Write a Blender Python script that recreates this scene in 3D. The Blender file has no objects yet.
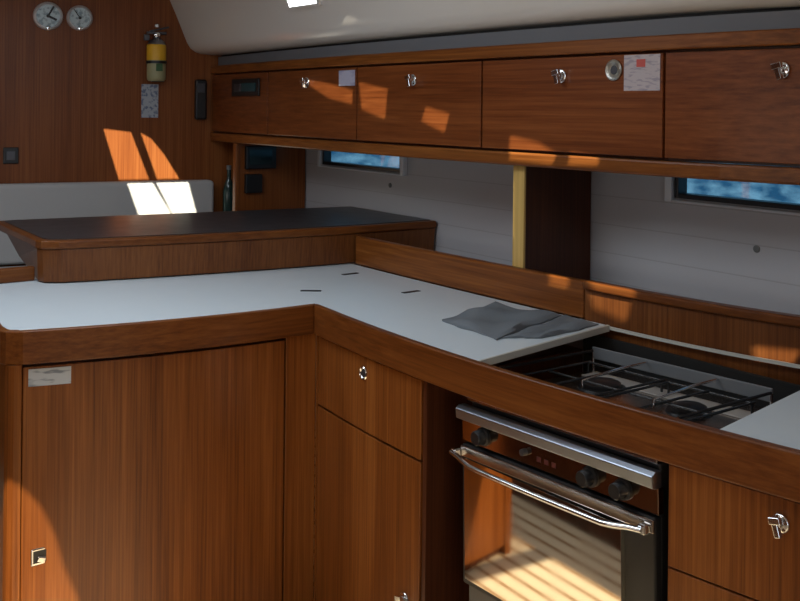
import bpy, bmesh, math, random
from mathutils import Vector, Matrix
from mathutils.geometry import delaunay_2d_cdt
random.seed(7)
C = bpy.context.scene.collection
PI = math.pi

# ---------------------------------------------------------------- plan of the boat
# X runs fore-aft along the galley (towards the camera is +), Y runs out to the hull, Z up; metres
def fY(x):                       # front edge of the galley run (gently bowed)
    if x > -0.9: return 1.5177 + .147*(x+.9)
    return .0939*x*x + .316*x + 1.726
def bY(x):                       # back rail of the galley / face of the overhead lockers
    if x > -1.2: return 2.0528+.05+.12*(x+1.2)
    return 2.035 + .022*(x+2.1)**2 + (.2*(x+1.7)**2 if x > -1.7 else 0)
def wY(x): return 2.39 - .055*(x+2.2)          # hull side
def pX(y): return -2.408 - .2*(1.5-y)**2        # front of the peninsula
def barX(y): return -.0865*y*y + .4366*y - 3.538
def kX(y): return -4.40 + .22*(y-2.05)          # bulkhead

# ---------------------------------------------------------------- meshes
class MB:
    def __init__(s): s.bm = bmesh.new()
    def prism(s, pts, z0, z1, top=None):
        top = top or pts
        b = [s.bm.verts.new((p[0], p[1], z0)) for p in pts]
        t = [s.bm.verts.new((p[0], p[1], z1)) for p in top]
        n = len(pts)
        s.bm.faces.new(b[::-1]); s.bm.faces.new(t)
        for i in range(n): s.bm.faces.new((b[i], b[(i+1) % n], t[(i+1) % n], t[i]))
        return s
    def box(s, x0, x1, y0, y1, z0, z1):
        return s.prism([(x0, y0), (x1, y0), (x1, y1), (x0, y1)], z0, z1)
    def alongX(s, f, x0, x1, o0, o1, z0, z1, n=14):      # strip following a run curve
        xs = [x0+(x1-x0)*i/n for i in range(n+1)]
        return s.prism([(x, f(x)+o0) for x in xs] + [(x, f(x)+o1) for x in xs[::-1]], z0, z1)
    def alongY(s, f, y0, y1, o0, o1, z0, z1, n=14):      # o0 = front offset (+X)
        ys = [y0+(y1-y0)*i/n for i in range(n+1)]
        return s.prism([(f(y)+o0, y) for y in ys] + [(f(y)+o1, y) for y in ys[::-1]], z0, z1)
    def extr(s, prof, x0, x1, n=1, fx=None):              # (y,z) profile along X
        rings = []
        for i in range(n+1):
            x = x0+(x1-x0)*i/n
            rings.append([s.bm.verts.new((x if fx is None else fx(x, p), p[0], p[1])) for p in prof])
        for a, b in zip(rings, rings[1:]):
            for i in range(len(prof)-1): s.bm.faces.new((a[i], a[i+1], b[i+1], b[i]))
        return s
    def lathe(s, o, axis, prof, n=24):                    # prof: (radius, height along axis)
        axis = Vector(axis).normalized(); o = Vector(o)
        u = axis.orthogonal().normalized(); v = axis.cross(u)
        rings = []
        for r, h in prof:
            if r < 1e-6: rings.append([s.bm.verts.new(o+axis*h)]); continue
            rings.append([s.bm.verts.new(o+axis*h+(u*math.cos(2*PI*i/n)+v*math.sin(2*PI*i/n))*r) for i in range(n)])
        for a, b in zip(rings, rings[1:]):
            for i in range(n):
                j = (i+1) % n
                if len(a) == 1 and len(b) == 1: continue
                if len(a) == 1: s.bm.faces.new((a[0], b[j], b[i]))
                elif len(b) == 1: s.bm.faces.new((a[i], a[j], b[0]))
                else: s.bm.faces.new((a[i], a[j], b[j], b[i]))
        return s
    def tube(s, path, r, n=10, smooth=0):
        P = [Vector(p) for p in path]
        rings = []; prev = None
        for i, p in enumerate(P):
            d = ((P[min(i+1, len(P)-1)]-p).normalized() + (p-P[max(i-1, 0)]).normalized()).normalized()
            if prev is None: u = d.orthogonal().normalized()
            else: u = (prev - d*prev.dot(d)).normalized()
            prev = u; v = d.cross(u)
            rings.append([s.bm.verts.new(p+(u*math.cos(2*PI*k/n)+v*math.sin(2*PI*k/n))*r) for k in range(n)])
        s.bm.faces.new(rings[0][::-1]); s.bm.faces.new(rings[-1])
        for a, b in zip(rings, rings[1:]):
            for k in range(n): s.bm.faces.new((a[k], a[(k+1) % n], b[(k+1) % n], b[k]))
        return s
    def obox(s, c, ux, uy, uz, hx, hy, hz):               # oriented box
        c, ux, uy, uz = Vector(c), Vector(ux).normalized(), Vector(uy).normalized(), Vector(uz).normalized()
        V = {}
        for a in (-1, 1):
            for b in (-1, 1):
                for d in (-1, 1): V[a, b, d] = s.bm.verts.new(c+ux*a*hx+uy*b*hy+uz*d*hz)
        for q in (((-1,-1,-1),(-1,1,-1),(1,1,-1),(1,-1,-1)), ((-1,-1,1),(1,-1,1),(1,1,1),(-1,1,1)),
                  ((-1,-1,-1),(1,-1,-1),(1,-1,1),(-1,-1,1)), ((-1,1,-1),(-1,1,1),(1,1,1),(1,1,-1)),
                  ((-1,-1,-1),(-1,-1,1),(-1,1,1),(-1,1,-1)), ((1,-1,-1),(1,1,-1),(1,1,1),(1,-1,1))):
            s.bm.faces.new([V[k] for k in q])
        return s
    def build(s, name, mat, parent=None, bevel=0, smooth=False, seg=2):
        bmesh.ops.recalc_face_normals(s.bm, faces=s.bm.faces)
        me = bpy.data.meshes.new(name); s.bm.to_mesh(me); s.bm.free()
        me.materials.append(mat)
        o = bpy.data.objects.new(name, me); C.objects.link(o)
        if smooth:
            for p in me.polygons: p.use_smooth = True
            me.set_sharp_from_angle(angle=math.radians(42))
        if bevel:
            m = o.modifiers.new('bevel', 'BEVEL'); m.width = bevel; m.segments = seg
            m.limit_method = 'ANGLE'; m.angle_limit = math.radians(38)
        if parent is not None:
            o.parent = parent
            o.location = -base_of(parent)
        return o
WP = {}
def base_of(o):
    return WP.get(o.name, Vector((0, 0, 0))) if o.type == 'EMPTY' else Vector((0, 0, 0))
def thing(name, label, cat, loc, group=None):
    o = bpy.data.objects.new(name, None); C.objects.link(o)
    o.empty_display_size = .05; o.location = loc; WP[o.name] = Vector(loc)
    o['label'] = label; o['category'] = cat
    if group: o['group'] = group
    return o
def tag(o, label, cat, group=None):
    o['label'] = label; o['category'] = cat
    if group: o['group'] = group
    return o
def struct(o): o['kind'] = 'structure'; return o
def lab(o, l): o['label'] = l; return o

# ---------------------------------------------------------------- materials
def newmat(name):
    m = bpy.data.materials.new(name); m.use_nodes = True
    nt = m.node_tree; b = nt.nodes['Principled BSDF']
    return m, nt, b
def plain(name, col, rough=.5, metal=0, spec=.5, coat=0, bump=0, bscale=200):
    m, nt, b = newmat(name)
    b.inputs['Base Color'].default_value = (*col, 1); b.inputs['Roughness'].default_value = rough
    b.inputs['Metallic'].default_value = metal; b.inputs['Specular IOR Level'].default_value = spec
    b.inputs['Coat Weight'].default_value = coat; b.inputs['Coat Roughness'].default_value = .08
    N = nt.nodes.new; L = nt.links.new
    tc = N('ShaderNodeTexCoord'); no = N('ShaderNodeTexNoise'); L(tc.outputs['Object'], no.inputs['Vector'])
    no.inputs['Scale'].default_value = 14; no.inputs['Detail'].default_value = 4
    mr = N('ShaderNodeMapRange'); L(no.outputs['Fac'], mr.inputs['Value'])
    mr.inputs['To Min'].default_value = max(0, rough-.05); mr.inputs['To Max'].default_value = min(1, rough+.07)
    L(mr.outputs['Result'], b.inputs['Roughness'])
    if bump:
        n2 = N('ShaderNodeTexNoise'); n2.inputs['Scale'].default_value = bscale; n2.inputs['Detail'].default_value = 3
        L(tc.outputs['Object'], n2.inputs['Vector'])
        bp = N('ShaderNodeBump'); bp.inputs['Strength'].default_value = bump; bp.inputs['Distance'].default_value = .003
        L(n2.outputs['Fac'], bp.inputs['Height']); L(bp.outputs['Normal'], b.inputs['Normal'])
    return m
def wood(name, axis, dark, mid, light, rough=.32, fine=1.0, rotz=0):
    """veneer whose grain runs along `axis` ('x','y','z')"""
    m, nt, b = newmat(name); N = nt.nodes.new; L = nt.links.new
    tc = N('ShaderNodeTexCoord'); mp = N('ShaderNodeMapping'); L(tc.outputs['Object'], mp.inputs['Vector'])
    sc = {'x': (1.2, 60, 60), 'y': (60, 1.2, 60), 'z': (85, 85, 1.2)}[axis]
    mp.inputs['Scale'].default_value = tuple(a*fine for a in sc); mp.inputs['Rotation'].default_value = (0, 0, rotz)
    n1 = N('ShaderNodeTexNoise'); n1.inputs['Scale'].default_value = 1.7; n1.inputs['Detail'].default_value = 5; n1.inputs['Roughness'].default_value = .65
    L(mp.outputs['Vector'], n1.inputs['Vector'])
    mp2 = N('ShaderNodeMapping'); L(tc.outputs['Object'], mp2.inputs['Vector'])
    sc2 = {'x': (.5, 9, 9), 'y': (9, .5, 9), 'z': (9, 9, .5)}[axis]
    mp2.inputs['Scale'].default_value = sc2
    n2 = N('ShaderNodeTexNoise'); n2.inputs['Scale'].default_value = 1.0; n2.inputs['Detail'].default_value = 3
    L(mp2.outputs['Vector'], n2.inputs['Vector'])
    mx = N('ShaderNodeMath'); mx.operation = 'MULTIPLY_ADD'; L(n2.outputs['Fac'], mx.inputs[0]); mx.inputs[1].default_value = .38
    ml = N('ShaderNodeMath'); ml.operation = 'MULTIPLY'; L(n1.outputs['Fac'], ml.inputs[0]); ml.inputs[1].default_value = .62
    L(ml.outputs[0], mx.inputs[2])
    cr = N('ShaderNodeValToRGB'); L(mx.outputs[0], cr.inputs['Fac'])
    e = cr.color_ramp.elements; e[0].position = .34; e[0].color = (*dark, 1); e[1].position = .66; e[1].color = (*light, 1)
    k = e.new(.5); k.color = (*mid, 1)
    L(cr.outputs['Color'], b.inputs['Base Color'])
    b.inputs['Roughness'].default_value = rough; b.inputs['Specular IOR Level'].default_value = .28
    bp = N('ShaderNodeBump'); bp.inputs['Strength'].default_value = .12; bp.inputs['Distance'].default_value = .0006
    L(n1.outputs['Fac'], bp.inputs['Height']); L(bp.outputs['Normal'], b.inputs['Normal'])
    return m
D, M_, L_ = (.105, .028, .005), (.205, .062, .012), (.31, .108, .024)
W_V = wood('teak_vertical', 'z', D, M_, L_)
W_X = wood('teak_along_galley', 'x', D, M_, L_)
W_Y = wood('teak_across', 'y', D, M_, L_)
W_FID = wood('dark_teak_fiddle', 'x', (.080, .021, .004), (.150, .044, .009), (.215, .073, .016))
W_FIDY = wood('dark_teak_fiddle_across', 'y', (.080, .021, .004), (.150, .044, .009), (.215, .073, .016))
W_BAR = wood('dark_teak_vertical', 'z', (.085, .024, .006), (.155, .050, .013), (.22, .080, .022))
W_UP = wood('teak_locker_face', 'x', (.105, .025, .006), (.185, .049, .012), (.27, .080, .021), rotz=0)
W_BK = wood('teak_bulkhead', 'z', (.135, .034, .008), (.225, .064, .014), (.31, .105, .027), rough=.36)
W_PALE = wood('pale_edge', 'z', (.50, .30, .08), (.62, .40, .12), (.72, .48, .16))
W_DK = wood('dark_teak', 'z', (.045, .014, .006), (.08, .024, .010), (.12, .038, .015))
WHITE_TOP = plain('white_laminate', (.66, .73, .77), rough=.30, spec=.5)
WHITE_EDGE = plain('pale_edging', (.55, .55, .50), rough=.4)
LINER = plain('gloss_headliner', (.80, .76, .71), rough=.16, spec=.5, bump=.05, bscale=9)
CEIL = plain('white_ceiling', (.62, .60, .57), rough=.5)
GREYBAND = plain('grey_band', (.17, .175, .19), rough=.6)
CHROME = plain('chrome', (.78, .78, .78), rough=.12, metal=1)
STEEL = plain('polished_steel', (.46, .41, .37), rough=.2, metal=1)
BRUSHED = plain('brushed_steel', (.36, .40, .46), rough=.34, metal=1)
DSTEEL = plain('dark_steel', (.10, .10, .11), rough=.35, metal=.7)
BLACK = plain('black_plastic', (.012, .012, .013), rough=.35)
BLKHOLE = plain('recess_shade', (.008, .007, .006), rough=.8)  # near-black put in for the shade of gaps and recesses
GLASSB = plain('oven_glass', (.62, .57, .50), rough=.02, metal=1)
CLOTH = plain('grey_towel', (.19, .21, .23), rough=.95, spec=.1, bump=.9, bscale=420)
CUSH = plain('white_upholstery', (.50, .50, .50), rough=.8, bump=.3, bscale=300)
BARTOP = plain('dark_table_top', (.036, .038, .043), rough=.34, spec=.5, bump=.08, bscale=250)
YELLOW = plain('yellow_label', (.95, .52, .03), rough=.4)
CREAM = plain('cream_paint', (.42, .40, .22), rough=.45)
RED = plain('red_print', (.6, .10, .08), rough=.6)
GREEN = plain('green_mark', (.05, .12, .04), rough=.5)
BOTTLE = plain('dark_glass_bottle', (.02, .05, .045), rough=.12)
CUSHGREY = plain('grey_rubber', (.18, .19, .19), rough=.6)
def printed(name, base, ink, sx=30, sz=90, amount=.5):
    m, nt, b = newmat(name); N = nt.nodes.new; L = nt.links.new
    tc = N('ShaderNodeTexCoord'); mp = N('ShaderNodeMapping'); L(tc.outputs['Object'], mp.inputs['Vector'])
    mp.inputs['Scale'].default_value = (sx, sx, sz)
    no = N('ShaderNodeTexNoise'); no.inputs['Scale'].default_value = 1; no.inputs['Detail'].default_value = 1; L(mp.outputs['Vector'], no.inputs['Vector'])
    cr = N('ShaderNodeValToRGB'); L(no.outputs['Fac'], cr.inputs['Fac'])
    e = cr.color_ramp.elements; e[0].position = amount-.08; e[0].color = (*ink, 1); e[1].position = amount+.06; e[1].color = (*base, 1)
    L(cr.outputs['Color'], b.inputs['Base Color']); b.inputs['Roughness'].default_value = .6
    return m
PAPER = printed('printed_notice', (.55, .48, .49), (.38, .33, .38), sx=45, sz=170, amount=.44)
STICK = printed('printed_sticker', (.52, .56, .60), (.22, .25, .30), sx=25, sz=110, amount=.42)
TAGM = printed('printed_tag', (.46, .50, .55), (.16, .20, .30), sx=60, sz=60, amount=.45)
PCARD = printed('plain_card', (.50, .48, .60), (.38, .36, .50), sx=20, sz=40, amount=.4)
def dialmat(name, col, ink):
    m, nt, b = newmat(name); N = nt.nodes.new; L = nt.links.new
    tc = N('ShaderNodeTexCoord'); no = N('ShaderNodeTexNoise'); no.inputs['Scale'].default_value = 55; L(tc.outputs['Object'], no.inputs['Vector'])
    cr = N('ShaderNodeValToRGB'); L(no.outputs['Fac'], cr.inputs['Fac'])
    e = cr.color_ramp.elements; e[0].position = .40; e[0].color = (*ink, 1); e[1].position = .52; e[1].color = (*col, 1)
    L(cr.outputs['Color'], b.inputs['Base Color']); b.inputs['Roughness'].default_value = .25
    return m
DIAL = dialmat('dial_face', (.62, .74, .78), (.32, .42, .47))
def plankwall():
    m, nt, b = newmat('white_planked_hull'); N = nt.nodes.new; L = nt.links.new
    tc = N('ShaderNodeTexCoord'); sp = N('ShaderNodeSeparateXYZ'); L(tc.outputs['Object'], sp.inputs[0])
    mu = N('ShaderNodeMath'); mu.operation = 'MULTIPLY'; L(sp.outputs['Z'], mu.inputs[0]); mu.inputs[1].default_value = 1/.088
    fr = N('ShaderNodeMath'); fr.operation = 'FRACT'; L(mu.outputs[0], fr.inputs[0])
    cr = N('ShaderNodeValToRGB'); L(fr.outputs[0], cr.inputs['Fac'])
    e = cr.color_ramp.elements; e[0].position = 0; e[0].color = (.42, .415, .43, 1); e[1].position = .05; e[1].color = (.57, .575, .60, 1)
    L(cr.outputs['Color'], b.inputs['Base Color']); b.inputs['Roughness'].default_value = .45
    bp = N('ShaderNodeBump'); bp.inputs['Distance'].default_value = .002; bp.inputs['Strength'].default_value = .5
    L(cr.outputs['Color'], bp.inputs['Height']); L(bp.outputs['Normal'], b.inputs['Normal'])
    return m
HULL = plankwall()
def floormat():
    m, nt, b = newmat('striped_cabin_sole'); N = nt.nodes.new; L = nt.links.new
    tc = N('ShaderNodeTexCoord'); sp = N('ShaderNodeSeparateXYZ'); L(tc.outputs['Object'], sp.inputs[0])
    mu = N('ShaderNodeMath'); mu.operation = 'MULTIPLY'; L(sp.outputs['Y'], mu.inputs[0]); mu.inputs[1].default_value = 1/.062
    fr = N('ShaderNodeMath'); fr.operation = 'FRACT'; L(mu.outputs[0], fr.inputs[0])
    cr = N('ShaderNodeValToRGB'); L(fr.outputs[0], cr.inputs['Fac'])
    e = cr.color_ramp.elements; e[0].position = .0; e[0].color = (.36, .20, .09, 1); e[1].position = .30; e[1].color = (.82, .68, .48, 1)
    k = e.new(.22); k.color = (.36, .20, .09, 1)
    L(cr.outputs['Color'], b.inputs['Base Color']); b.inputs['Roughness'].default_value = .35
    return m
SOLE = floormat()
def glass(name, tint, gl=.10):
    m = bpy.data.materials.new(name); m.use_nodes = True; nt = m.node_tree; nt.nodes.clear(); N = nt.nodes.new; L = nt.links.new
    o = N('ShaderNodeOutputMaterial'); t = N('ShaderNodeBsdfTransparent'); t.inputs[0].default_value = (*tint, 1)
    g = N('ShaderNodeBsdfGlossy'); g.inputs['Roughness'].default_value = .02; mx = N('ShaderNodeMixShader'); mx.inputs[0].default_value = gl
    L(t.outputs[0], mx.inputs[1]); L(g.outputs[0], mx.inputs[2]); L(mx.outputs[0], o.inputs[0]); return m
PANE = glass('tinted_pane', (.60, .78, .88))
CLEAR = glass('clear_pane', (.95, .97, 1.0), .06)
def emis(name, col, s):
    m, nt, b = newmat(name); b.inputs['Base Color'].default_value = (0, 0, 0, 1)
    b.inputs['Emission Color'].default_value = (*col, 1); b.inputs['Emission Strength'].default_value = s; return m

# ---------------------------------------------------------------- sun patches -> openings added to the unseen deck, shaped to cast them
SUN = Vector((-.74, .34, -.58)).normalized()
ZC = 2.12
def up(p):                                       # where the ray that lights point p comes through the deck
    t = (ZC-p[2])/(-SUN.z); return (p[0]-SUN.x*t, p[1]-SUN.y*t)
def yp(pts): return [up((x, bY(x), z)) for x, z in pts]
LP = [(-3.188, 2.047, 1.781),(-3.091, 2.037, 1.797),(-3.033, 2.025, 1.826),(-2.978, 2.027, 1.82),(-2.964, 2.035, 1.8),(-2.872, 2.045, 1.785),(-2.987, 2.047, 1.781),(-3.111, 2.051, 1.774)]
holes = [
    yp([(-3.36, 1.606), (-3.19, 1.588), (-3.03, 1.562), (-3.03, 1.512), (-3.20, 1.535), (-3.35, 1.585)]),
    yp([(-2.985, 1.592), (-2.80, 1.565), (-2.815, 1.462), (-2.965, 1.493)]),
    yp([(-2.58, 1.505), (-2.455, 1.483), (-2.478, 1.422), (-2.60, 1.458)]),
    yp([(-2.17, 1.422), (-2.05, 1.405), (-1.98, 1.375), (-2.00, 1.340), (-2.175, 1.345)]),
    yp([(-1.93, 1.385), (-1.83, 1.375), (-1.83, 1.345), (-1.94, 1.342)]),
    yp([(-2.20, 1.325), (-2.125, 1.325), (-2.125, 1.16), (-2.20, 1.16)]),
    yp([(-2.00, 1.045), (-1.93, 1.045), (-1.93, 1.005), (-2.00, 1.008)]),
    yp([(-1.865, 1.045), (-1.70, 1.045), (-1.72, .955), (-1.83, .975)]),
    yp([(-1.37, .955), (-1.26, .962), (-1.28, .928), (-1.36, .925)]),
    [up((kX(y), y, z)) for y, z in [(1.665, 1.39), (1.785, 1.375), (1.868, 1.155), (1.735, 1.155)]],
    [up((kX(y), y, z)) for y, z in [(1.83, 1.37), (1.875, 1.345), (1.935, 1.27), (2.005, 1.155), (1.905, 1.155)]],
    [up((kX(y)+.1, y, z)) for y, z in [(1.735, 1.147), (1.845, 1.147), (1.930, 1.0), (1.93, .96), (1.80, .96)]],
    [up((kX(y)+.1, y, z)) for y, z in [(1.862, 1.147), (2.005, 1.147), (2.055, .96), (1.955, .96)]],
    [up(p) for p in LP],
    [up((-2.53, y, z)) for y, z in [(.705, .585), (.745, .552), (.792, .490), (.828, .408), (.848, .328), (.880, .247), (.97, .0), (.50, .0), (.50, .60), (.655, .50)]],
    [up(p) for p in [(-1.2, .51, 0), (-1.2, 1.1, 0), (-2.43, 1.1, 0), (-2.43, .53, 0)]],
]
def sheet(outer, hs, tov):                       # flat sheet with openings, mapped by tov((a,b))
    vs, es = [], []
    def loop(l):
        k = len(vs); vs.extend(Vector(p) for p in l)
        es.extend((k+i, k+(i+1) % len(l)) for i in range(len(l)))
    loop(outer)
    for h in hs: loop(h)
    V, E, F, *_ = delaunay_2d_cdt(vs, es, [], 1, 1e-6)
    def inside(p, poly):
        c = False; n = len(poly)
        for i in range(n):
            (x1, y1), (x2, y2) = poly[i], poly[(i+1) % n]
            if (y1 > p[1]) != (y2 > p[1]) and p[0] < (x2-x1)*(p[1]-y1)/(y2-y1)+x1: c = not c
        return c
    mb = MB(); nv = [mb.bm.verts.new(tov(v)) for v in V]
    for f in F:
        c = sum((V[i] for i in f), Vector((0, 0)))/len(f)
        if inside(c, outer) and not any(inside(c, h) for h in hs): mb.bm.faces.new([nv[i] for i in f])
    return mb

# ---------------------------------------------------------------- setting
XB, YL = 1.7, -1.9
struct(MB().box(-5.1, XB+.1, YL-.1, 2.8, -.04, 0).build('floor', SOLE))
c = sheet([(-5.1, YL-.1), (XB+.1, YL-.1), (XB+.1, 1.90), (-5.1, 1.90)], holes, lambda v: (v[0], v[1], ZC)).build('ceiling', CEIL); struct(c)
o = sheet(holes[-2], [], lambda v: (v[0], v[1], ZC+.004)).build('window_4', glass('sun_dimmer_tint', (.42, .36, .32), .05)); struct(o)  # unseen pane added to dim the sun patch on the peninsula door
prof = [(1.90, ZC), (1.915, 2.06), (1.954, 1.997), (1.985, 1.925), (2.015, 1.85), (2.035, 1.80), (2.052, 1.772), (2.075, 1.756), (2.10, 1.748), (2.14, 1.744), (2.60, 1.744)]
mb = MB()
n = 24; rings = []
for i in range(n+1):
    rr = []
    for (y, z) in prof:
        x0 = kX(y)-.02; x = x0 + (XB+.1-x0)*i/n
        rr.append(mb.bm.verts.new((x, y, z)))
    rings.append(rr)
for a, b in zip(rings, rings[1:]):
    for i in range(len(prof)-1): mb.bm.faces.new((a[i], b[i], b[i+1], a[i+1]))
o = mb.build('wall_deckhouse', LINER, smooth=True); struct(o)
# hull side with two window openings
W1 = (-3.885, -3.235, 1.238, 1.40); W2 = (-1.825, -.95, 1.250, 1.40)
def whole(w, g=0): return [(w[0]-g, w[2]-g), (w[1]+g, w[2]-g), (w[1]+g, w[3]+g), (w[0]-g, w[3]+g)]
o = sheet([(-5.1, -.02), (XB+.1, -.02), (XB+.1, 1.744), (-5.1, 1.744)], [whole(W1), whole(W2)], lambda v: (v[0], wY(v[0]), v[1])).build('wall_hull', HULL); struct(o)
def window(n, w):
    x0, x1, z0, z1 = w
    e = bpy.data.objects.new('window_%d' % n, None); C.objects.link(e); e['kind'] = 'structure'
    e.location = (x0, wY(x0), z0); WP[e.name] = Vector(e.location)
    def fr(mb, g, t, o0, o1):     # rectangular frame following the hull, outer overlap g, inner width t
        for a, b, c_, d in ((x0-g, x0+t, z0-g*.4, z1+g), (x1-t, x1+g, z0-g*.4, z1+g), (x0+t, x1-t, z0-g*.4, z0+t), (x0+t, x1-t, z1-t, z1+g)):
            mb.prism([(a, wY(a)+o0), (b, wY(b)+o0), (b, wY(b)+o1), (a, wY(a)+o1)], c_, d)
        return mb
    fr(MB(), .030, -.004, -.022, -.001).build('window_trim', plain('white_window_trim', (.80, .84, .88), .35), e, bevel=.004)
    fr(MB(), 0, .014, -.012, .03).build('window_frame', BLACK, e, bevel=.002)
    MB().prism([(x0+.01, wY(x0)+.012), (x1-.01, wY(x1)+.012), (x1-.01, wY(x1)+.018), (x0+.01, wY(x0)+.018)], z0+.01, z1-.01).build('window_pane', PANE, e)
window(1, W1); window(2, W2)
# window in the deckhouse side, only its lower corner shows at the top of the picture
def liner_pt(x, s, off=0):                        # s = height along the sloping side
    a, b = Vector((2.035, 1.80)), Vector((1.954, 1.997)); d = (b-a).normalized(); nrm = Vector((-d.y, d.x))
    if nrm.x > 0: nrm = -nrm
    p = a+d*s+nrm*off; return (x, p.x, p.y)
e = bpy.data.objects.new('window_3', None); C.objects.link(e); e['kind'] = 'structure'
e.location = liner_pt(-3.0, .2); WP[e.name] = Vector(e.location)
def slab(mb, x0, x1, s0, s1, o0, o1):
    V = [mb.bm.verts.new(liner_pt(x, s, o)) for o in (o0, o1) for x, s in ((x0, s0), (x1, s0), (x1, s1), (x0, s1))]
    for q in ((0, 1, 2, 3), (4, 7, 6, 5), (0, 4, 5, 1), (1, 5, 6, 2), (2, 6, 7, 3), (3, 7, 4, 0)): mb.bm.faces.new([V[i] for i in q])
    return mb
WX0, WX1 = -3.37, -3.17
slab(MB(), WX0, WX1,   .100, .22, .006, .012).build('window_pane', emis('bright_daylight_pane', (.93, .97, 1), 6), e)
f_ = MB(); t = .010
slab(f_, WX0-t, WX0, .100-t, .22+t, .0, .014); slab(f_, WX1, WX1+t, .100-t, .22+t, .0, .014); slab(f_, WX0, WX1, .100-t, .100, .0, .014); slab(f_, WX0, WX1, .22, .22+t, 0, .014)
f_.build('window_frame', LINER, e)
# bulkhead
o = MB().prism([(kX(-2), -2.0), (kX(2.75), 2.75), (kX(2.75)-.03, 2.75), (kX(-2)-.03, -2.0)], 0, 2.3).build('wall_bulkhead', W_BK); struct(o)
struct(MB().box(-5.1, XB+.1, YL-.06, YL, 0, ZC).build('wall_left', W_BK))
o = MB()
CW = (-.55, .25, .75, 1.95)                      # companionway opening y0,y1,z0,z1
for a in ((YL, CW[0], 0, ZC), (CW[1], 2.75, 0, ZC), (CW[0], CW[1], 0, CW[2]), (CW[0], CW[1], CW[3], ZC)): o.box(XB, XB+.05, *a)
struct(o.build('wall_companionway', W_BK))
# grey strip and timber rails along the lockers
XU0, XU1 = -4.370, .0
struct(MB().alongX(bY, XU0, XU1, .035, .06, 1.690, 1.736, 30).build('trim_1', GREYBAND))
struct(MB().alongX(bY, XU0, XU1, -.006, .05, 1.653, 1.691, 30).build('trim_2', W_X, bevel=.004))
struct(MB().alongX(bY, XU0, XU1, -.004, .045, 1.334, 1.3735, 30).build('trim_3', W_X, bevel=.006))
struct(MB().alongX(bY, XU0, XU1, .05, .07, 1.733, 1.7445, 30).build('gap_shade', BLKHOLE))  # black strip put in for the shaded gap above the grey band

# ---------------------------------------------------------------- fittings
def latch(p, nrm, parent, k=1.0, tilt=0):
    """chrome push latch: escutcheon with a hooked turning knob"""
    p = Vector(p); n_ = Vector(nrm).normalized(); s_ = Vector((0, 0, 1)).cross(n_).normalized(); z = Vector((0, 0, 1))
    mb = MB(); mb.lathe(p, n_, [(0, 0), (.017*k, 0), (.018*k, .002), (.016*k, .005), (.009*k, .007), (.008*k, .016), (.0, .016)], 20)
    mb.obox(p+n_*.019*k+z*.008*k, s_*1+z*.25, n_, z-s_*.25, .011*k, .0045*k, .006*k)
    mb.obox(p+n_*.018*k-z*.006*k+s_*.003*k, s_+z*.3, n_, z-s_*.3, .0055*k, .005*k, .014*k)
    return mb.build('latch', CHROME, parent, bevel=.0025, smooth=False, seg=3)
def ringpull(p, nrm, parent):
    p = Vector(p); n_ = Vector(nrm).normalized()
    MB().lathe(p, n_, [(.010, 0), (.0165, 0), (.0175, .003), (.015, .005), (.0115, .003), (.010, 0)], 24).build('latch_ring', CHROME, parent, smooth=True)
    MB().lathe(p, n_, [(0, .0), (.0100, .0), (.009, .0035), (.0, .0035)], 20).build('latch_button', DSTEEL, parent, smooth=True)

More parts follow.
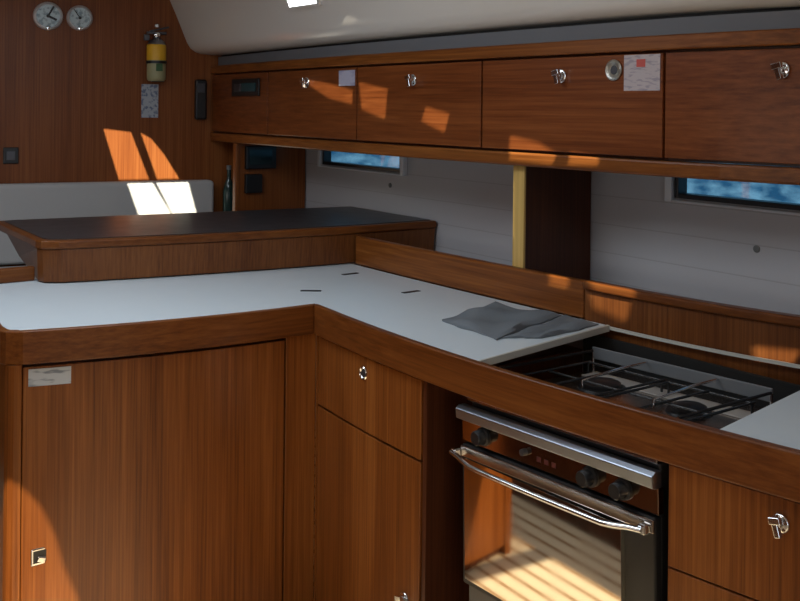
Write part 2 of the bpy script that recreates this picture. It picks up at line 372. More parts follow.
# ---------------------------------------------------------------- overhead lockers
edges = [XU0+.004, -3.725, -3.000, -2.299, -1.616, -.92, -.22]
names = ['narrow overhead locker by the bulkhead with a black audio panel',
         'overhead locker with an unlit lavender card in its corner, second from the bulkhead',
         'overhead locker above the left hull window end with two sun patches, third from the bulkhead',
         'overhead locker with printed notice and round ring, above the upright divider',
         'overhead locker above the right hull window, nearest the viewer',
         'overhead locker just past the right edge of the view']
names[1] = 'overhead locker with a small lavender card at its upper right corner'
names[2] = 'overhead locker with two separate sun patches and small dark latch'
LAT = {1: (-3.375, 1.597), 2: (-2.651, 1.594), 3: (-1.966, 1.594), 4: (-1.311, 1.596), 5: (-.6, 1.595)}
for i in range(5):
    x0, x1 = edges[i], edges[i+1]; g = .0038
    t = thing('overhead_locker', names[i], 'cabinet', ((x0+x1)/2, bY((x0+x1)/2)+.2, 1.374), 'overhead lockers along the hull side')
    d_ = .33
    m = MB()
    def yb(x): return min(wY(x)-.012-bY(x), d_)
    m.prism([(x0+.001, bY(x0)+.020), (x1-.001, bY(x1)+.020), (x1-.001, bY(x1)+yb(x1)), (x0+.001+(.075 if i == 0 else 0), bY(x0)+yb(x0))], 1.3745, 1.6525)
    m.build('carcass', W_DK, t)
    dr = MB().alongX(bY, x0+g, x1-g, 0, .019, 1.3815, 1.6460).build('door' if i else 'panel', W_UP, t, bevel=.002)
    if i in LAT:
        x, z = LAT[i]; latch((x, bY(x), z), (0, -1, 0), dr, 1.15)
    if i == 0:
        m = MB(); m.alongX(bY, -4.095, -3.80, -.010, 0, 1.545, 1.622, 4); m.build('audio_panel', BLACK, t, bevel=.004)
        MB().alongX(bY, -4.06, -3.99, -.014, -.009, 1.565, 1.60, 2).build('control_knob', DSTEEL, t, bevel=.003)
        MB().alongX(bY, -3.975, -3.83, -.0125, -.009, 1.566, 1.602, 2).build('display', plain('teal_display', (.02, .07, .08), .15), t)
    if i == 1:
        lab(MB().alongX(bY, -3.125, -3.012, -.0015, -.0002, 1.580, 1.637, 2).build('card', PCARD, dr), 'small lavender card taped to the door corner')
    if i == 3:
        nt_ = lab(MB().alongX(bY, -1.741, -1.627, -.0015, -.0002, 1.551, 1.644, 2).build('notice', PAPER, dr), 'pale pink printed notice')
        MB().alongX(bY, -1.700, -1.672, -.0021, -.0016, 1.612, 1.632, 1).build('red_mark', RED, nt_)
        MB().lathe((-1.775, bY(-1.775), 1.606), (0, -1, 0), [(.012, 0), (.027, 0), (.028, .004), (.024, .007), (.015, .005), (.012, .001)], 28).build('ring_fitting', plain('aged_metal_ring', (.45, .43, .38), .35, .8), dr, smooth=True)
        MB().lathe((-1.775, bY(-1.775), 1.606), (0, -1, 0), [(0, .001), (.012, .001), (.010, .002), (0, .002)], 20).build('ring_centre', DSTEEL, dr)

# ---------------------------------------------------------------- galley ledge (back rail + shelf)
t = thing('storage_ledge', 'long wooden ledge with raised front board running along the hull behind the worktop', 'shelf', (-2.2, 2.15, .93))
MB().alongX(bY, -3.0, -1.875, 0, .026, .931, 1.034, 16).build('front_board', W_X, t, bevel=.006, seg=3)
MB().alongX(bY, -1.874, .05, .004, .026, .80, 1.012, 20).build('front_panel', W_BAR, t, bevel=.002)
MB().alongX(bY, -1.874, .05, -.006, .03, 1.0125, 1.036, 20).build('cap_rail', W_FID, t, bevel=.006, seg=3)
m = MB(); n = 20
xs = [-3.0+(3.05)*i/n for i in range(n+1)]
m.prism([(x, bY(x)+.027) for x in xs]+[(x, wY(x)-.002) for x in xs[::-1]], .91, .93).build('shelf', W_X, t)
# divider between ledge and lockers
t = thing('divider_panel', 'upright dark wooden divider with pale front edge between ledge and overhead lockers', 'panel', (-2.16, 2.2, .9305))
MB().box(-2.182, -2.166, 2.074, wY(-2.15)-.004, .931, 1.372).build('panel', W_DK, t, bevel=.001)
lab(MB().box(-2.186, -2.138, 2.0635, 2.0735, .931, 1.333).build('edge_strip', W_PALE, t, bevel=.003), 'edge strip coloured pale yellow')  # coloured paler than the panel behind it

# press studs on the hull lining
for (x, z, l) in ((-1.553, 1.136, 'small grey press stud on the white planking under the right window'), (-3.33, 1.180, 'small grey press stud on the white planking under the left window')):
    tag(MB().lathe((x, wY(x), z), (0, -1, 0), [(0, 0), (.010, 0), (.010, .003), (.006, .005), (0, .005)], 16).build('press_stud', CUSHGREY, smooth=True), l, 'fastener')

# ---------------------------------------------------------------- worktop
t = thing('worktop', 'white L-shaped worktop with wooden fiddle along its front edges', 'worktop', (-2.6, 1.4, .87))
poly = [(-2.535, .745)] + [(-2.545, .715)] + [(-2.60, .71), (-3.31, .80), (-3.31, 1.04), (-3.70, 1.10), (-3.70, 2.03)]
xs = [-3.70+.10*i for i in range(1, 19)]
poly += [(x, bY(x)-.002) for x in xs] + [(-1.782, bY(-1.782)-.002), (-1.696, 1.50)]
xs = [-1.70-.07*i for i in range(0, 10)]
poly += [(x, fY(x)+.012) for x in xs]
ys = [1.50-.075*i for i in range(0, 11)]
poly += [(-2.424, 1.524)] + [(pX(y)-.013, y) for y in ys[1:] if y > .75]
MB().prism(poly, .914, .930).build('top_surface', WHITE_TOP, t)
m = MB(); ys = [.74+(1.515-.74)*i/14 for i in range(15)]
# front fiddle: left return, peninsula front, galley front
out = [(-3.2, .775), (-2.62, .697), (-2.565, .697), (-2.545, .705), (-2.533, .725)] + [(pX(y), y) for y in ys[:-1]]
inn = [(-3.2, .797), (-2.62, .718), (-2.575, .718), (-2.562, .722), (-2.553, .738)] + [(pX(y)-.02, y) for y in ys[:-1]]
cx = -2.409; cy = fY(-2.409)
out += [(cx, cy)]; inn += [(cx-.02, cy+.02)]
m.prism(out+inn[::-1], .857, .940); m.build('peninsula_fiddle', W_FIDY, t, bevel=.004, seg=3)
m = MB(); xs = [cx+( .05+.0-cx)*i/34 for i in range(35)]
out = [(x, fY(x)) for x in xs]; inn = [(cx-.0198, cy+.0202)]+[(x, fY(x)+.02) for x in xs[1:]]
m.prism(out+inn[::-1], .857, .940); m.build('galley_fiddle', W_FID, t, bevel=.004, seg=3)
m = MB(); m.prism([(-1.694, 1.497), (-1.688, 1.497), (-1.774, 2.030), (-1.785, 2.030)], .916, .9335).build('edge_strip', WHITE_EDGE, t, bevel=.002)
MB().alongX(bY, -1.776, -1.10, -.012, -.0065, .922, .930, 8).build('rear_edge_strip', WHITE_EDGE, t)
m = MB(); m.prism([(-3.285, .80), (-3.308, .80), (-3.308, .999), (-3.285, .999)], .9305, .977); m.build('rear_fiddle', W_FIDY, t, bevel=.005)
def slot(x, y, a):
    d = Vector((math.cos(a), math.sin(a), 0)); e_ = Vector((-d.y, d.x, 0))
    return MB().obox((x, y, .9306), d, e_, (0, 0, 1), .032, .008, .0012).build('finger_pull', BLACK, t, bevel=.0005)
slot(-2.837, 1.922, PI/2+.05); slot(-2.641, 1.643, .93); slot(-2.456, 1.892, PI/2)
t = thing('worktop_end', 'white worktop piece to the right of the stove', 'worktop', (-.6, 1.8, .9))
xs = [-1.083+.10*i for i in range(12)]
MB().prism([(x, fY(x)+.021) for x in xs]+[(x, bY(x)-.008) for x in [.0+.0-.1*i for i in range(0, 11)]]+[(-1.178, bY(-1.178)-.008)], .905, .930).build('top_surface', WHITE_TOP, t)

# ---------------------------------------------------------------- peninsula cabinet
t = thing('peninsula_cabinet', 'wide cabinet of the peninsula with one big door and a white sticker at top left', 'cabinet', (-2.8, 1.1, 0))
poly = [(pX(y)-.034, y) for y in [.735+.0775*i for i in range(11)]]
MB().prism(poly+[(-3.10, 1.51), (-3.10, .80)], 0, .856).build('carcass', W_DK, t)
MB().prism([(-2.56, .712), (-2.56, .733), (-3.10, .798), (-3.10, .777)], 0, .856).build('side_panel', W_V, t, bevel=.001)
m = MB(); pr = [(-2.533, .741), (-2.533, .722), (-2.540, .710), (-2.553, .7055), (-2.570, .7075), (-2.570, .741)]
m.prism(pr, 0, .856).build('corner_post', W_V, t, bevel=.001)
dr = MB().alongY(pX, .744, 1.424, -.014, -.033, .03, .848).build('door', W_V, t, bevel=.002)
MB().alongY(pX, 1.429, 1.5262, -.014, -.033, .0, .855).build('filler_panel', W_V, t, bevel=.001)
lab(MB().alongY(pX, .756, .853, -.0125, -.0138, .799, .842, 3).build('sticker', STICK, dr), 'white printed sticker')
p = (pX(.78)-.014, .785, .375)
m = MB(); n_ = Vector((1, 0, 0)); m.obox(Vector(p)+n_*.002, (0, 1, 0), n_, (0, 0, 1), .021, .003, .021)
sq = m.build('latch_plate', CHROME, dr, bevel=.003, seg=3)
MB().obox(Vector(p)+n_*.0053, (0, 1, 0), n_, (0, 0, 1), .016, .0006, .015).build('latch_recess', BLACK, dr)
MB().obox(Vector(p)+n_*.009+Vector((0, .003, -.006)), (0, 1, -.3), n_, (0, .3, 1), .011, .004, .007).build('latch', CHROME, dr, bevel=.003, seg=3)

# ---------------------------------------------------------------- galley run cabinets
o_ = .015
t = thing('drawer_cabinet', 'galley cabinet with one drawer over a door, between peninsula and stove', 'cabinet', (-2.15, 1.75, 0))
m = MB(); xs = [-2.385+(.513)*i/8 for i in range(9)]
m.prism([(x, fY(x)+.036) for x in xs]+[(-1.872, 2.015), (-2.39, 2.015)], 0, .856); m.build('carcass', W_DK, t)
MB().alongX(fY, -2.4212, -2.4105, o_, .05, 0, .856, 2).build('corner_strip', W_V, t)
dw = MB().alongX(fY, -2.407, -1.876, o_, .034, .658, .8505).build('drawer', W_V, t, bevel=.002)
d2 = MB().alongX(fY, -2.407, -1.876, o_, .034, .03, .6520).build('door', W_V, t, bevel=.002)
ringpull((-2.137, fY(-2.137)+o_, .808), (0, -1, 0), dw)
latch((-1.935, fY(-1.935)+o_, .303), (0, -1, 0), d2)
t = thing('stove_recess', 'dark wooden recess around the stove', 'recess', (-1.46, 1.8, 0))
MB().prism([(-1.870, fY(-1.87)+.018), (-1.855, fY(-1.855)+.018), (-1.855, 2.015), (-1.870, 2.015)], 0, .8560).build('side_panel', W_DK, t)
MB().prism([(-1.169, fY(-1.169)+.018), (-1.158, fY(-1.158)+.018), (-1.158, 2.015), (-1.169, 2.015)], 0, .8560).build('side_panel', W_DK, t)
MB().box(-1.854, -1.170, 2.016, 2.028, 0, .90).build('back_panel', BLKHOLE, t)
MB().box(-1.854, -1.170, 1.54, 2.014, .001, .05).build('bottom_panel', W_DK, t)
t = thing('drawer_unit', 'galley cabinet of stacked drawers to the right of the stove', 'cabinet', (-.7, 1.8, 0))
xs = [-1.155+(1.0)*i/8 for i in range(9)]
MB().prism([(x, fY(x)+.036) for x in xs]+[(-.155, 2.06), (-1.155, 2.06)], 0, .856).build('carcass', W_DK, t)
for (a, b) in ((.6655, .8515), (.46, .662), (.25, .4565), (.04, .2465)):
    q = MB().alongX(fY, -1.1675, -.70, o_, .034, a, b).build('drawer', W_V, t, bevel=.002)
    latch((-.955, fY(-.955)+o_, b-.0415), (0, -1, 0), q, .95)
MB().alongX(fY, -.697, -.16, o_, .034, .04, .8515).build('door', W_V, t, bevel=.002)

# ---------------------------------------------------------------- stove
SX0, SX1, SY0, SY1 = -1.745, -1.180, 1.500, 1.955
t = thing('gas_stove', 'stainless gas stove with black glass oven door set into the galley', 'stove', ((SX0+SX1)/2, 1.73, .05))
m = MB(); m.box(SX0+.01, SX1-.012, SY0+.012, SY1, .34, .835); m.build('body', DSTEEL, t, bevel=.004)
MB().box(SX0+.005, SX1-.008, SY0, SY1+.01, .8355, .8465).build('hob', STEEL, t, bevel=.003)
MB().box(-1.62, -1.30, 1.62, 1.85, .0505, .3395).build('pedestal', BLACK, t)
# top front lip
m = MB(); prof2 = [(1.500, .829), (1.482, .829), (1.472, .822), (1.474, .800), (1.482, .797), (1.500, .797)]
va = [m.bm.verts.new((SX0-.002, y, z)) for y, z in prof2]; vb = [m.bm.verts.new((SX1+.002, y, z)) for y, z in prof2]
m.bm.faces.new(va); m.bm.faces.new(vb[::-1])
for i in range(6): m.bm.faces.new((va[i], vb[i], vb[(i+1) % 6], va[(i+1) % 6]))
m.build('front_lip', BRUSHED, t, bevel=.002)
pn = MB().box(SX0, SX1, 1.492, 1.508, .747, .7965).build('control_panel', plain('mirror_steel', (.50, .38, .29), .09, 1), t, bevel=.001)
for x in (-1.668, -1.347, -1.262):
    MB().lathe((x, 1.492, .773), (0, -1, 0), [(0, 0), (.021, 0), (.021, .006), (.017, .009), (.016, .026), (.014, .029), (0, .029)], 22).build('knob', BLACK, t, smooth=True)
MB().lathe((-1.535, 1.492, .773), (0, -1, 0), [(0, 0), (.008, 0), (.007, .012), (0, .013)], 14).build('igniter_button', DSTEEL, t, smooth=True)
for i in range(3): MB().box(-1.50+.022*i, -1.488+.022*i, 1.4912, 1.492, .762, .772).build('control_mark', plain('dark_red_mark', (.12, .02, .015), .5), t)
# oven door
dr = MB().box(SX0+.004, SX1-.004, 1.487, 1.507, .425, .741).build('oven_door', BLACK, t, bevel=.004)
MB().prism([(SX0+.012, 1.4862), (SX1-.075, 1.4735), (SX1-.075, 1.4869), (SX0+.012, 1.4869)], .437, .710).build('door_glass', GLASSB, dr, bevel=.0005)
MB().box(SX0+.004, SX1-.004, 1.481, 1.4868, .714, .739).build('door_rail', STEEL, dr, bevel=.002)
P_ = []
for i in range(21):
    u = i/20; x = SX0-.005+(SX1-SX0-.01)*u
    e_ = min(u, 1-u); b = min(1, e_/.16); b = b*b*(3-2*b)
    P_.append((x, 1.463-.014*b-.006*math.sin(PI*u), .722-.008*b))
MB().tube(P_, .0058, 12).build('handle', CHROME, dr, smooth=True)
for x in (P_[0][0]+.004, P_[-1][0]-.004):
    MB().obox((x, 1.473, .722), (1, 0, 0), (0, 1, 0), (0, 0, 1), .009, .0085, .009).build('handle_bracket', CHROME, dr, bevel=.003)
MB().box(SX0+.01, SX1-.012, 1.500, 1.511, .34, .421).build('lower_panel', DSTEEL, t, bevel=.002)
m = MB()
ry = 1.915; m.box(SX0+.006, SX1-.044, ry, ry+.006, .875, .905); m.build('pan_rail', plain('grey_enamel', (.16, .17, .18), .3), t, bevel=.002)
m = MB()
m.tube([(SX0+.008, ry+.003, .8466), (SX0+.008, ry+.003, .893)], .0035); m.build('rail_post', CHROME, t, smooth=True)
MB().tube([(SX1-.047, ry+.003, .8466), (SX1-.047, ry+.003, .893)], .0035).build('rail_post', CHROME, t, smooth=True)
for sx in (SX0+.008, SX1-.047):
    MB().tube([(sx, ry, .895), (sx, 1.56, .895), (sx, 1.54, .885), (sx, 1.54, .8466)], .0035).build('side_rail', BLACK, t, smooth=True)
for cx_, cy_, r in ((-1.60, 1.80, .045), (-1.35, 1.80, .038), (-1.47, 1.63, .030)):
    MB().lathe((cx_, cy_, .8466), (0, 0, 1), [(0, 0), (r+.012, 0), (r+.010, .004), (r, .005), (r, .013), (r-.008, .017), (0, .018)], 26).build('burner', BLACK, t, smooth=True)
for k, (x0, x1) in enumerate(((-1.715, -1.485), (-1.465, -1.245))):
    m = MB(); z = .876
    m.tube([(x0, 1.58, z), (x0, 1.885, z)], .003); m.tube([(x1, 1.58, z), (x1, 1.885, z)], .003)
    m.tube([(x0, 1.60, z), (x1, 1.60, z)], .003); m.tube([(x0, 1.875, z), (x1, 1.875, z)], .003)
    xm = (x0+x1)/2
    for q in (0,): m.tube([(xm+q, 1.60, z+.003), (xm+q, 1.875, z+.003)], .003)
    m.tube([(x0, 1.74, z-.003), (x1, 1.74, z-.003)], .003)
    for a in (x0, x1):
        for b in (1.60, 1.875): m.tube([(a, b, z), (a, b, .8466)], .003)
    m.build('pan_support', plain('support_enamel', (.03, .03, .03), .25), t, smooth=True)
MB().box(-1.71, -1.245, 1.845, 1.900, .8468, .8500).build('rear_tan_strip', plain('matt_tan', (.50, .46, .42), .5, .3), t, bevel=.001)  # flat tan strip laid across the back of the hob
# the two adjustable pan clamps
for x in (-1.56, -1.36):
    MB().tube([(x, ry, .898), (x+.02, 1.80, .905), (x+.03, 1.66, .900), (x+.03, 1.66, .884)], .0028).build('pan_clamp', CHROME, t, smooth=True)

t.rotation_euler = (0, -.025, -.015); t.location.x += .018; t.location.y += .004
# ---------------------------------------------------------------- tea towel
def clothpiece(name, corners, parent, z, n=26, seed=1, h=.010):
    a, b, c_, d = [Vector((*p, 0)) for p in corners]
    rnd = random.Random(seed); ph = [rnd.uniform(0, 6) for _ in range(8)]
    def P(u, v):
        p = a*(1-u)*(1-v)+b*u*(1-v)+c_*u*v+d*(1-u)*v
        w = Vector((math.sin(7*v+ph[0])+.6*math.sin(17*v+ph[1]), math.sin(8*u+ph[2])+.6*math.sin(19*u+ph[3]), 0))*.0035
        zz = z+.003+h*(.45+.30*math.sin(9*u+4*v+ph[4])+.25*math.sin(5*u-11*v+ph[5]))
        return p+w, zz
    bm = bmesh.new(); T = {}; B = {}
    for i in range(n+1):
        for j in range(n+1):
            u, v = i/n, j/n; p, zz = P(u, v)
            ed = min(u, v, 1-u, 1-v); k = min(1, ed/.07); k = math.sqrt(max(0, 1-(1-k)**2))
            T[i, j] = bm.verts.new((p.x, p.y, z+.003+(zz-z-.003)*(.35+.65*k)))
            B[i, j] = bm.verts.new((p.x, p.y, z))
    for i in range(n):
        for j in range(n):
            bm.faces.new((T[i, j], T[i+1, j], T[i+1, j+1], T[i, j+1])); bm.faces.new((B[i, j], B[i, j+1], B[i+1, j+1], B[i+1, j]))
    for i in range(n):
        for (q, r, s_) in (((i, 0), (i+1, 0), 1), ((i, n), (i+1, n), -1), ((0, i), (0, i+1), -1), ((n, i), (n, i+1), 1)):
            f = [T[q], B[q], B[r], T[r]]; bm.faces.new(f if s_ > 0 else f[::-1])
    m = MB(); m.bm = bm
    return m.build(name, CLOTH, parent, smooth=True)
t = thing('tea_towel', 'crumpled grey towel folded on the white worktop beside the stove', 'towel', (-1.93, 1.87, .9305))
clothpiece('towel_fold', [(-2.075, 1.70), (-1.825, 1.675), (-1.93, 2.012), (-2.15, 1.96)], t, .9305, seed=3, h=.016)
clothpiece('towel_fold', [(-1.826, 1.70), (-1.770, 1.78), (-1.800, 2.018), (-1.912, 2.014)], t, .9305, seed=5, h=.010)

# ---------------------------------------------------------------- bar / chart table on the peninsula
t = thing('bar_table', 'raised wooden bar with dark inlaid top standing behind the white worktop', 'table', (-3.4, 1.7, .93))
def barpoly(ins, left=0):
    y0, y1 = .99+ins, 2.425-ins*.5
    ys = [y0+.05+(y1-y0-.05)*i/16 for i in range(17)]
    P = [(barX(y)-ins+.0, y) for y in ys]
    P += [(-3.63+ins, 2.462-ins), (-3.845+ins, 1.06+ins+left*2), (-3.84+ins, 1.03+ins*.9+left*2), (-3.815+ins, 1.015+ins+left*2)]
    P += [(barX(y0)-.055-ins, y0-.003), (barX(y0)-.022-ins, y0+.004), (barX(y0)-.007-ins, y0+.021)]
    return P
MB().prism(barpoly(.0), 1.040, 1.068).build('top_rail', W_FIDY, t, bevel=.007, seg=3)
MB().prism(barpoly(.026), 1.0682, 1.0705).build('top_inlay', BARTOP, t)
MB().prism(barpoly(.012, .036), .934, 1.0395, top=barpoly(.006, .012)).build('body', W_BAR, t, bevel=.003)
MB().prism(barpoly(.03, .036), .9305, .9337).build('shadow_gap', BLKHOLE, t)  # black slab put in for the shadow gap under the bar

# ---------------------------------------------------------------- bulkhead fittings
kn = Vector((1, -.22, 0)).normalized(); ks = Vector((.22, 1, 0)).normalized()
def onk(y, z, off=0): return Vector((kX(y), y, z))+kn*off
def gauge(name, y, z, r, label, hand):
    t = thing(name, label, 'gauge', onk(y, z), 'round chrome gauges on the bulkhead')
    MB().lathe(onk(y, z), kn, [(0, 0), (r, 0), (r, .012), (r*.95, .022), (r*.84, .026), (r*.80, .022), (r*.78, .014), (0, .014)], 36).build('bezel', plain('pale_chrome', (.82, .82, .84), .3, .5), t, smooth=True)
    MB().lathe(onk(y, z, .0141), kn, [(0, 0), (r*.775, 0), (r*.775, .001), (0, .001)], 36).build('dial', DIAL, t)
    m = MB()
    for a, l, w in hand:
        d = ks*math.sin(a)+Vector((0, 0, 1))*math.cos(a); m.obox(onk(y, z, .0165)+d*l*r*.4, d, ks*math.cos(a)-Vector((0, 0, 1))*math.sin(a), kn, l*r*.5, w, .0008)
    m.lathe(onk(y, z, .0155), kn, [(0, 0), (r*.12, 0), (r*.12, .003), (0, .003)], 16)
    m.build('hands', BLACK, t)
    MB().lathe(onk(y, z-r*.86, .02), kn, [(0, 0), (.010, 0), (.009, .006), (0, .008)], 12).build('clasp', CHROME, t, smooth=True)
gauge('wall_clock', 1.424, 1.895, .064, 'round chrome clock high on the bulkhead, left of the pair', [(.5, 1.0, .004), (2.0, .7, .005)])
gauge('barometer', 1.557, 1.893, .057, 'slightly smaller round chrome dial, right of the pair on the bulkhead', [(-.6, .9, .002)])

t = thing('fire_extinguisher', 'small fire extinguisher with yellow band and cream body hanging on the bulkhead', 'fire extinguisher', onk(1.90, 1.62))
c0 = onk(1.885, 1.613, .058)
MB().lathe(c0, (0, 0, 1), [(0, 0), (.036, 0), (.042, .008), (.043, .02), (.043, .105), (0, .105)], 26).build('cylinder', CREAM, t, smooth=True)
MB().lathe(c0, (0, 0, 1), [(.0432, .095), (.0445, .096), (.0445, .160), (.042, .168), (0, .168)], 26).build('yellow_band', YELLOW, t, smooth=True)
MB().lathe(c0, (0, 0, 1), [(.041, .1685), (.036, .182), (.018, .196), (.014, .200), (.014, .215), (0, .215)], 26).build('shoulder', BRUSHED, t, smooth=True)
m = MB(); m.obox(c0+Vector((0, 0, .222)), ks, kn, (0, 0, 1), .045, .010, .006); m.obox(c0+Vector((0, 0, .240))+ks*.012, ks+Vector((0, 0, .25)), kn, (0, 0, 1), .045, .009, .004)
m.obox(c0+Vector((0, 0, .20))-ks*.045, ks, kn, (0, 0, 1), .012, .009, .014)
m.build('valve_handle', DSTEEL, t, bevel=.002)
MB().lathe(c0+Vector((0, 0, .212))+kn*.012, kn, [(0, 0), (.013, 0), (.013, .006), (.010, .008), (0, .008)], 18).build('pressure_gauge', CHROME, t, smooth=True)
MB().lathe(c0+Vector((0, 0, .248)), (0, 0, 1), [(0, 0), (.012, 0), (.011, .014), (0, .018)], 14).build('pin', CHROME, t, smooth=True)
MB().obox(c0+Vector((0, 0, .062))+kn*.0432+ks*.006, ks, kn, (0, 0, 1), .015, .0012, .017).build('label_mark', GREEN, t, bevel=.001)
m = MB(); m.obox(onk(1.902, 1.70, .006), ks, kn, (0, 0, 1), .030, .005, .09); m.lathe(c0, (0, 0, 1), [(.0433, .080), (.0475, .080), (.0475, .092), (.0433, .092)], 26)
m.build('bracket', BLACK, t)
tg = MB().obox(onk(1.868, 1.521, .0015), ks, kn, (0, 0, 1), .039, .0013, .078).build('inspection_card', TAGM); tag(tg, 'pale printed card on the bulkhead below the fire extinguisher', 'card')
# black socket
t = thing('wall_socket', 'square black socket low on the bulkhead near the left edge', 'socket', onk(1.278, 1.272))
MB().obox(onk(1.278, 1.272, .005), ks, kn, (0, 0, 1), .032, .005, .036).build('face_plate', BLACK, t, bevel=.003)
MB().obox(onk(1.278, 1.272, .0115), ks, kn, (0, 0, 1), .018, .0014, .020).build('insert', DSTEEL, t, bevel=.002)
# handset
t = thing('radio_handset', 'black radio handset clipped to the bulkhead beside the overhead lockers', 'radio', onk(2.10, 1.44))
MB().obox(onk(2.095, 1.53, .008), ks, kn, (0, 0, 1), .018, .007, .06).build('holder', BLACK, t, bevel=.003)
MB().obox(onk(2.095, 1.53, .030), ks, kn, (0, 0, 1), .028, .014, .095).build('handset', BLACK, t, bevel=.009, seg=3)
MB().obox(onk(2.095, 1.585, .0455), ks, kn, (0, 0, 1), .016, .0016, .022).build('earpiece', DSTEEL, t, bevel=.001)

# settee
t = thing('settee', 'pale upholstered settee with high straight backrest along the bulkhead', 'settee', (-4.3, 1.2, 0))
def band(y0, y1, a, b, z0, z1):
    return MB().prism([(kX(y0)+b, y0), (kX(y1)+b, y1), (kX(y1)+a, y1), (kX(y0)+a, y0)], z0, z1)
band(.98, 2.130, .032, .10, .80, 1.152).build('backrest', CUSH, t, bevel=.02, seg=4)
band(-.3, .975, .032, .10, .80, 1.152).build('backrest', CUSH, t, bevel=.02, seg=4)
band(-.3, 2.152, .102, .44, .70, .80).build('seat_cushion', CUSH, t, bevel=.025, seg=4)
band(-.3, 2.152, .03, .43, 0, .699).build('base', W_V, t)
# navigation corner
t = thing('side_locker', 'dark low wooden locker in the corner between settee and divider', 'cabinet', (-4.2, 2.3, 0))
MB().prism([(-4.335, 2.154), (-3.95, 2.154), (-3.95, 2.40), (-3.95, 2.462), (-4.33, 2.462)], 0, .985).build('body', W_DK, t, bevel=.003)
MB().box(-3.96, -3.94, 2.18, 2.46, .985, 1.005).build('edge_rail', W_Y, t, bevel=.003)
t = thing('instrument_panel', 'dark wooden instrument panel with black instruments under the narrow overhead locker', 'panel', (-4.08, 2.3, .986))
MB().prism([(-4.075, 2.135), (-4.055, 2.135), (-4.055, 2.484), (-4.075, 2.484)], .986, 1.3735).build('panel', W_BK, t, bevel=.001)
lab(MB().box(-4.080, -4.050, 2.115, 2.1345, .986, 1.333).build('edge_post', W_BK, t, bevel=.004), 'brighter teak front post')
MB().box(-4.0545, -4.032, 2.16, 2.315, 1.215, 1.320).build('instrument', BLACK, t, bevel=.004)
MB().box(-4.0545, -4.035, 2.16, 2.245, 1.105, 1.192).build('instrument', BLACK, t, bevel=.004)
MB().box(-4.0315, -4.030, 2.175, 2.29, 1.235, 1.303).build('screen', plain('dark_screen', (.01, .03, .035), .1), t)
t = thing('glass_bottle', 'dark glass bottle standing at the end of the settee', 'bottle', (-4.24, 2.185, .9855))
MB().lathe((-4.255, 2.187, .9855), (0, 0, 1), [(0, 0), (.026, 0), (.027, .01), (.027, .12), (.020, .15), (.010, .175), (.010, .215), (0, .215)], 20).build('body', BOTTLE, t, smooth=True)
MB().lathe((-4.255, 2.187, 1.2008), (0, 0, 1), [(0, 0), (.0115, 0), (.0115, .02), (0, .02)], 16).build('cap', CUSHGREY, t)

t = thing('saloon_blocker', 'low dark wooden bench across from the galley, added out of view to darken the oven glass reflection', 'blocker', (-1.9, 0, 0))
MB().box(-3.55, -1.2, -.25, .39, 0, .35).build('base', W_DK, t, bevel=.005)  # added block, shades the floor that the oven glass mirrors
MB().box(-3.57, -1.18, -.27, .40, .351, .38).build('block_top', W_DK, t, bevel=.008)
# stanchion outside the right window
tag(MB().tube([(-2.50, 3.0, .6), (-2.50, 3.0, 2.2)], .014).build('guardrail_post', plain('white_post', (.8, .85, .9), .4)), 'pale post outside, seen through the right hull window', 'post')

# ---------------------------------------------------------------- light
w = bpy.data.worlds.new('world'); bpy.context.scene.world = w; w.use_nodes = True
nt = w.node_tree; bg = nt.nodes['Background']; N = nt.nodes.new; L = nt.links.new
tc = N('ShaderNodeTexCoord'); mp = N('ShaderNodeMapping'); mp.inputs['Scale'].default_value = (34, 34, 60); L(tc.outputs['Generated'], mp.inputs['Vector'])
no = N('ShaderNodeTexNoise'); no.inputs['Scale'].default_value = 1.6; no.inputs['Detail'].default_value = 4; L(mp.outputs['Vector'], no.inputs['Vector'])
cr = N('ShaderNodeValToRGB'); L(no.outputs['Fac'], cr.inputs['Fac'])
cr.color_ramp.elements[0].position = .38; cr.color_ramp.elements[0].color = (.05, .16, .27, 1)
cr.color_ramp.elements[1].position = .66; cr.color_ramp.elements[1].color = (.38, .56, .66, 1)
L(cr.outputs['Color'], bg.inputs['Color']); bg.inputs['Strength'].default_value = 1.0

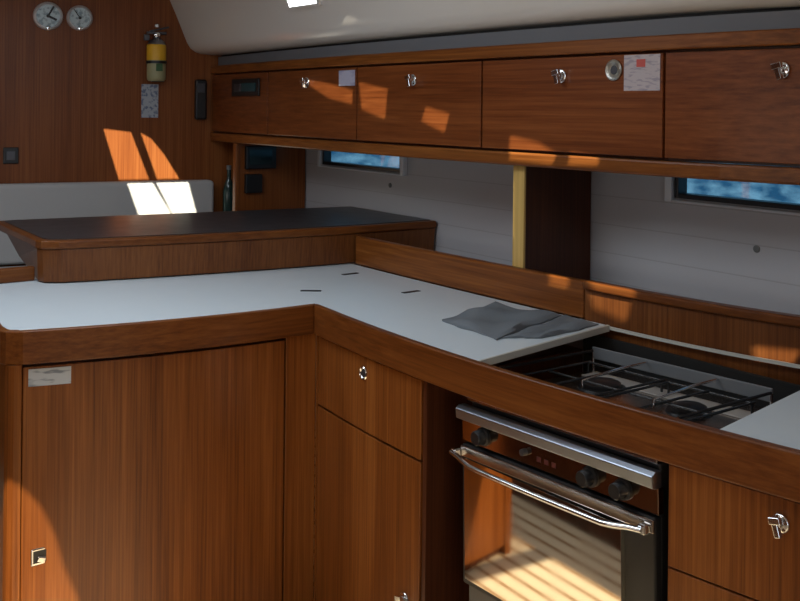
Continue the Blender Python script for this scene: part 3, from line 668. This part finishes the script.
def light(name, kind, loc, rot, energy, col, **k):
    l = bpy.data.lights.new(name, kind); l.energy = energy; l.color = col
    for a, b in k.items(): setattr(l, a, b)
    o = bpy.data.objects.new(name, l); C.objects.link(o); o.location = loc; o.rotation_euler = rot; return o
s = light('sun', 'SUN', (0, 0, 5), (0, 0, 0), 12.5, (1, .92, .72), angle=math.radians(.4))
s.rotation_euler = SUN.to_track_quat('-Z', 'Y').to_euler()
a = light('hatch_daylight', 'AREA', (-2.3, .75, ZC-.01), (0, 0, 0), 11.5, (.80, .90, 1.0), shape='RECTANGLE', size=.9, size_y=.7)
a = light('galley_fill', 'AREA', (-1.1, .95, ZC-.01), (0, 0, 0), 2.6, (.82, .90, 1.0), shape='RECTANGLE', size=.5, size_y=.4)  # added lamp to brighten the right worktop, ceiling is closed above it
a = light('saloon_fill', 'AREA', (-3.3, .3, ZC-.01), (0, 0, 0), 5.5, (.80, .90, 1.0), shape='RECTANGLE', size=.5, size_y=.5)  # added fill lamp towards the bulkhead, ceiling is closed above it
a = light('companionway_daylight', 'AREA', (XB-.01, -.15, 1.35), (0, PI/2, 0), 6.5, (.96, .96, 1.0), shape='RECTANGLE', size=1.2, size_y=.8)

a = light('port_fill', 'AREA', (-1.9, YL+.02, 1.3), (PI/2, 0, 0), 7, (1.0, .93, .85), shape='RECTANGLE', size=1.8, size_y=.5)  # added fill for headliner and galley fronts, wall has no window here
# ---------------------------------------------------------------- camera
cam = bpy.data.cameras.new('camera'); co = bpy.data.objects.new('camera', cam); C.objects.link(co)
fwd = Vector((-.8, .6, 0)); R = .0105
right = Vector((.6, .8, 0)); upv = Vector((0, 0, 1))
r2 = right*math.cos(R) + upv*math.sin(R)
u2 = upv*math.cos(R) - right*math.sin(R)
ROLL = 1
if ROLL < 0: r2, u2 = right*math.cos(R)-upv*math.sin(R), upv*math.cos(R)+right*math.sin(R)
M = Matrix((( r2.x, u2.x, -fwd.x, 0), (r2.y, u2.y, -fwd.y, 0), (r2.z, u2.z, -fwd.z, 1.5), (0, 0, 0, 1)))
co.matrix_world = M
cam.sensor_width = 36; cam.lens = 45; cam.shift_y = (108-300.5)/800; cam.clip_start = .05
sc = bpy.context.scene; sc.camera = co
vs = sc.view_settings; vs.view_transform = 'Standard'; vs.look = 'None'; vs.exposure = 0; vs.gamma = 1; vs.use_curve_mapping = False
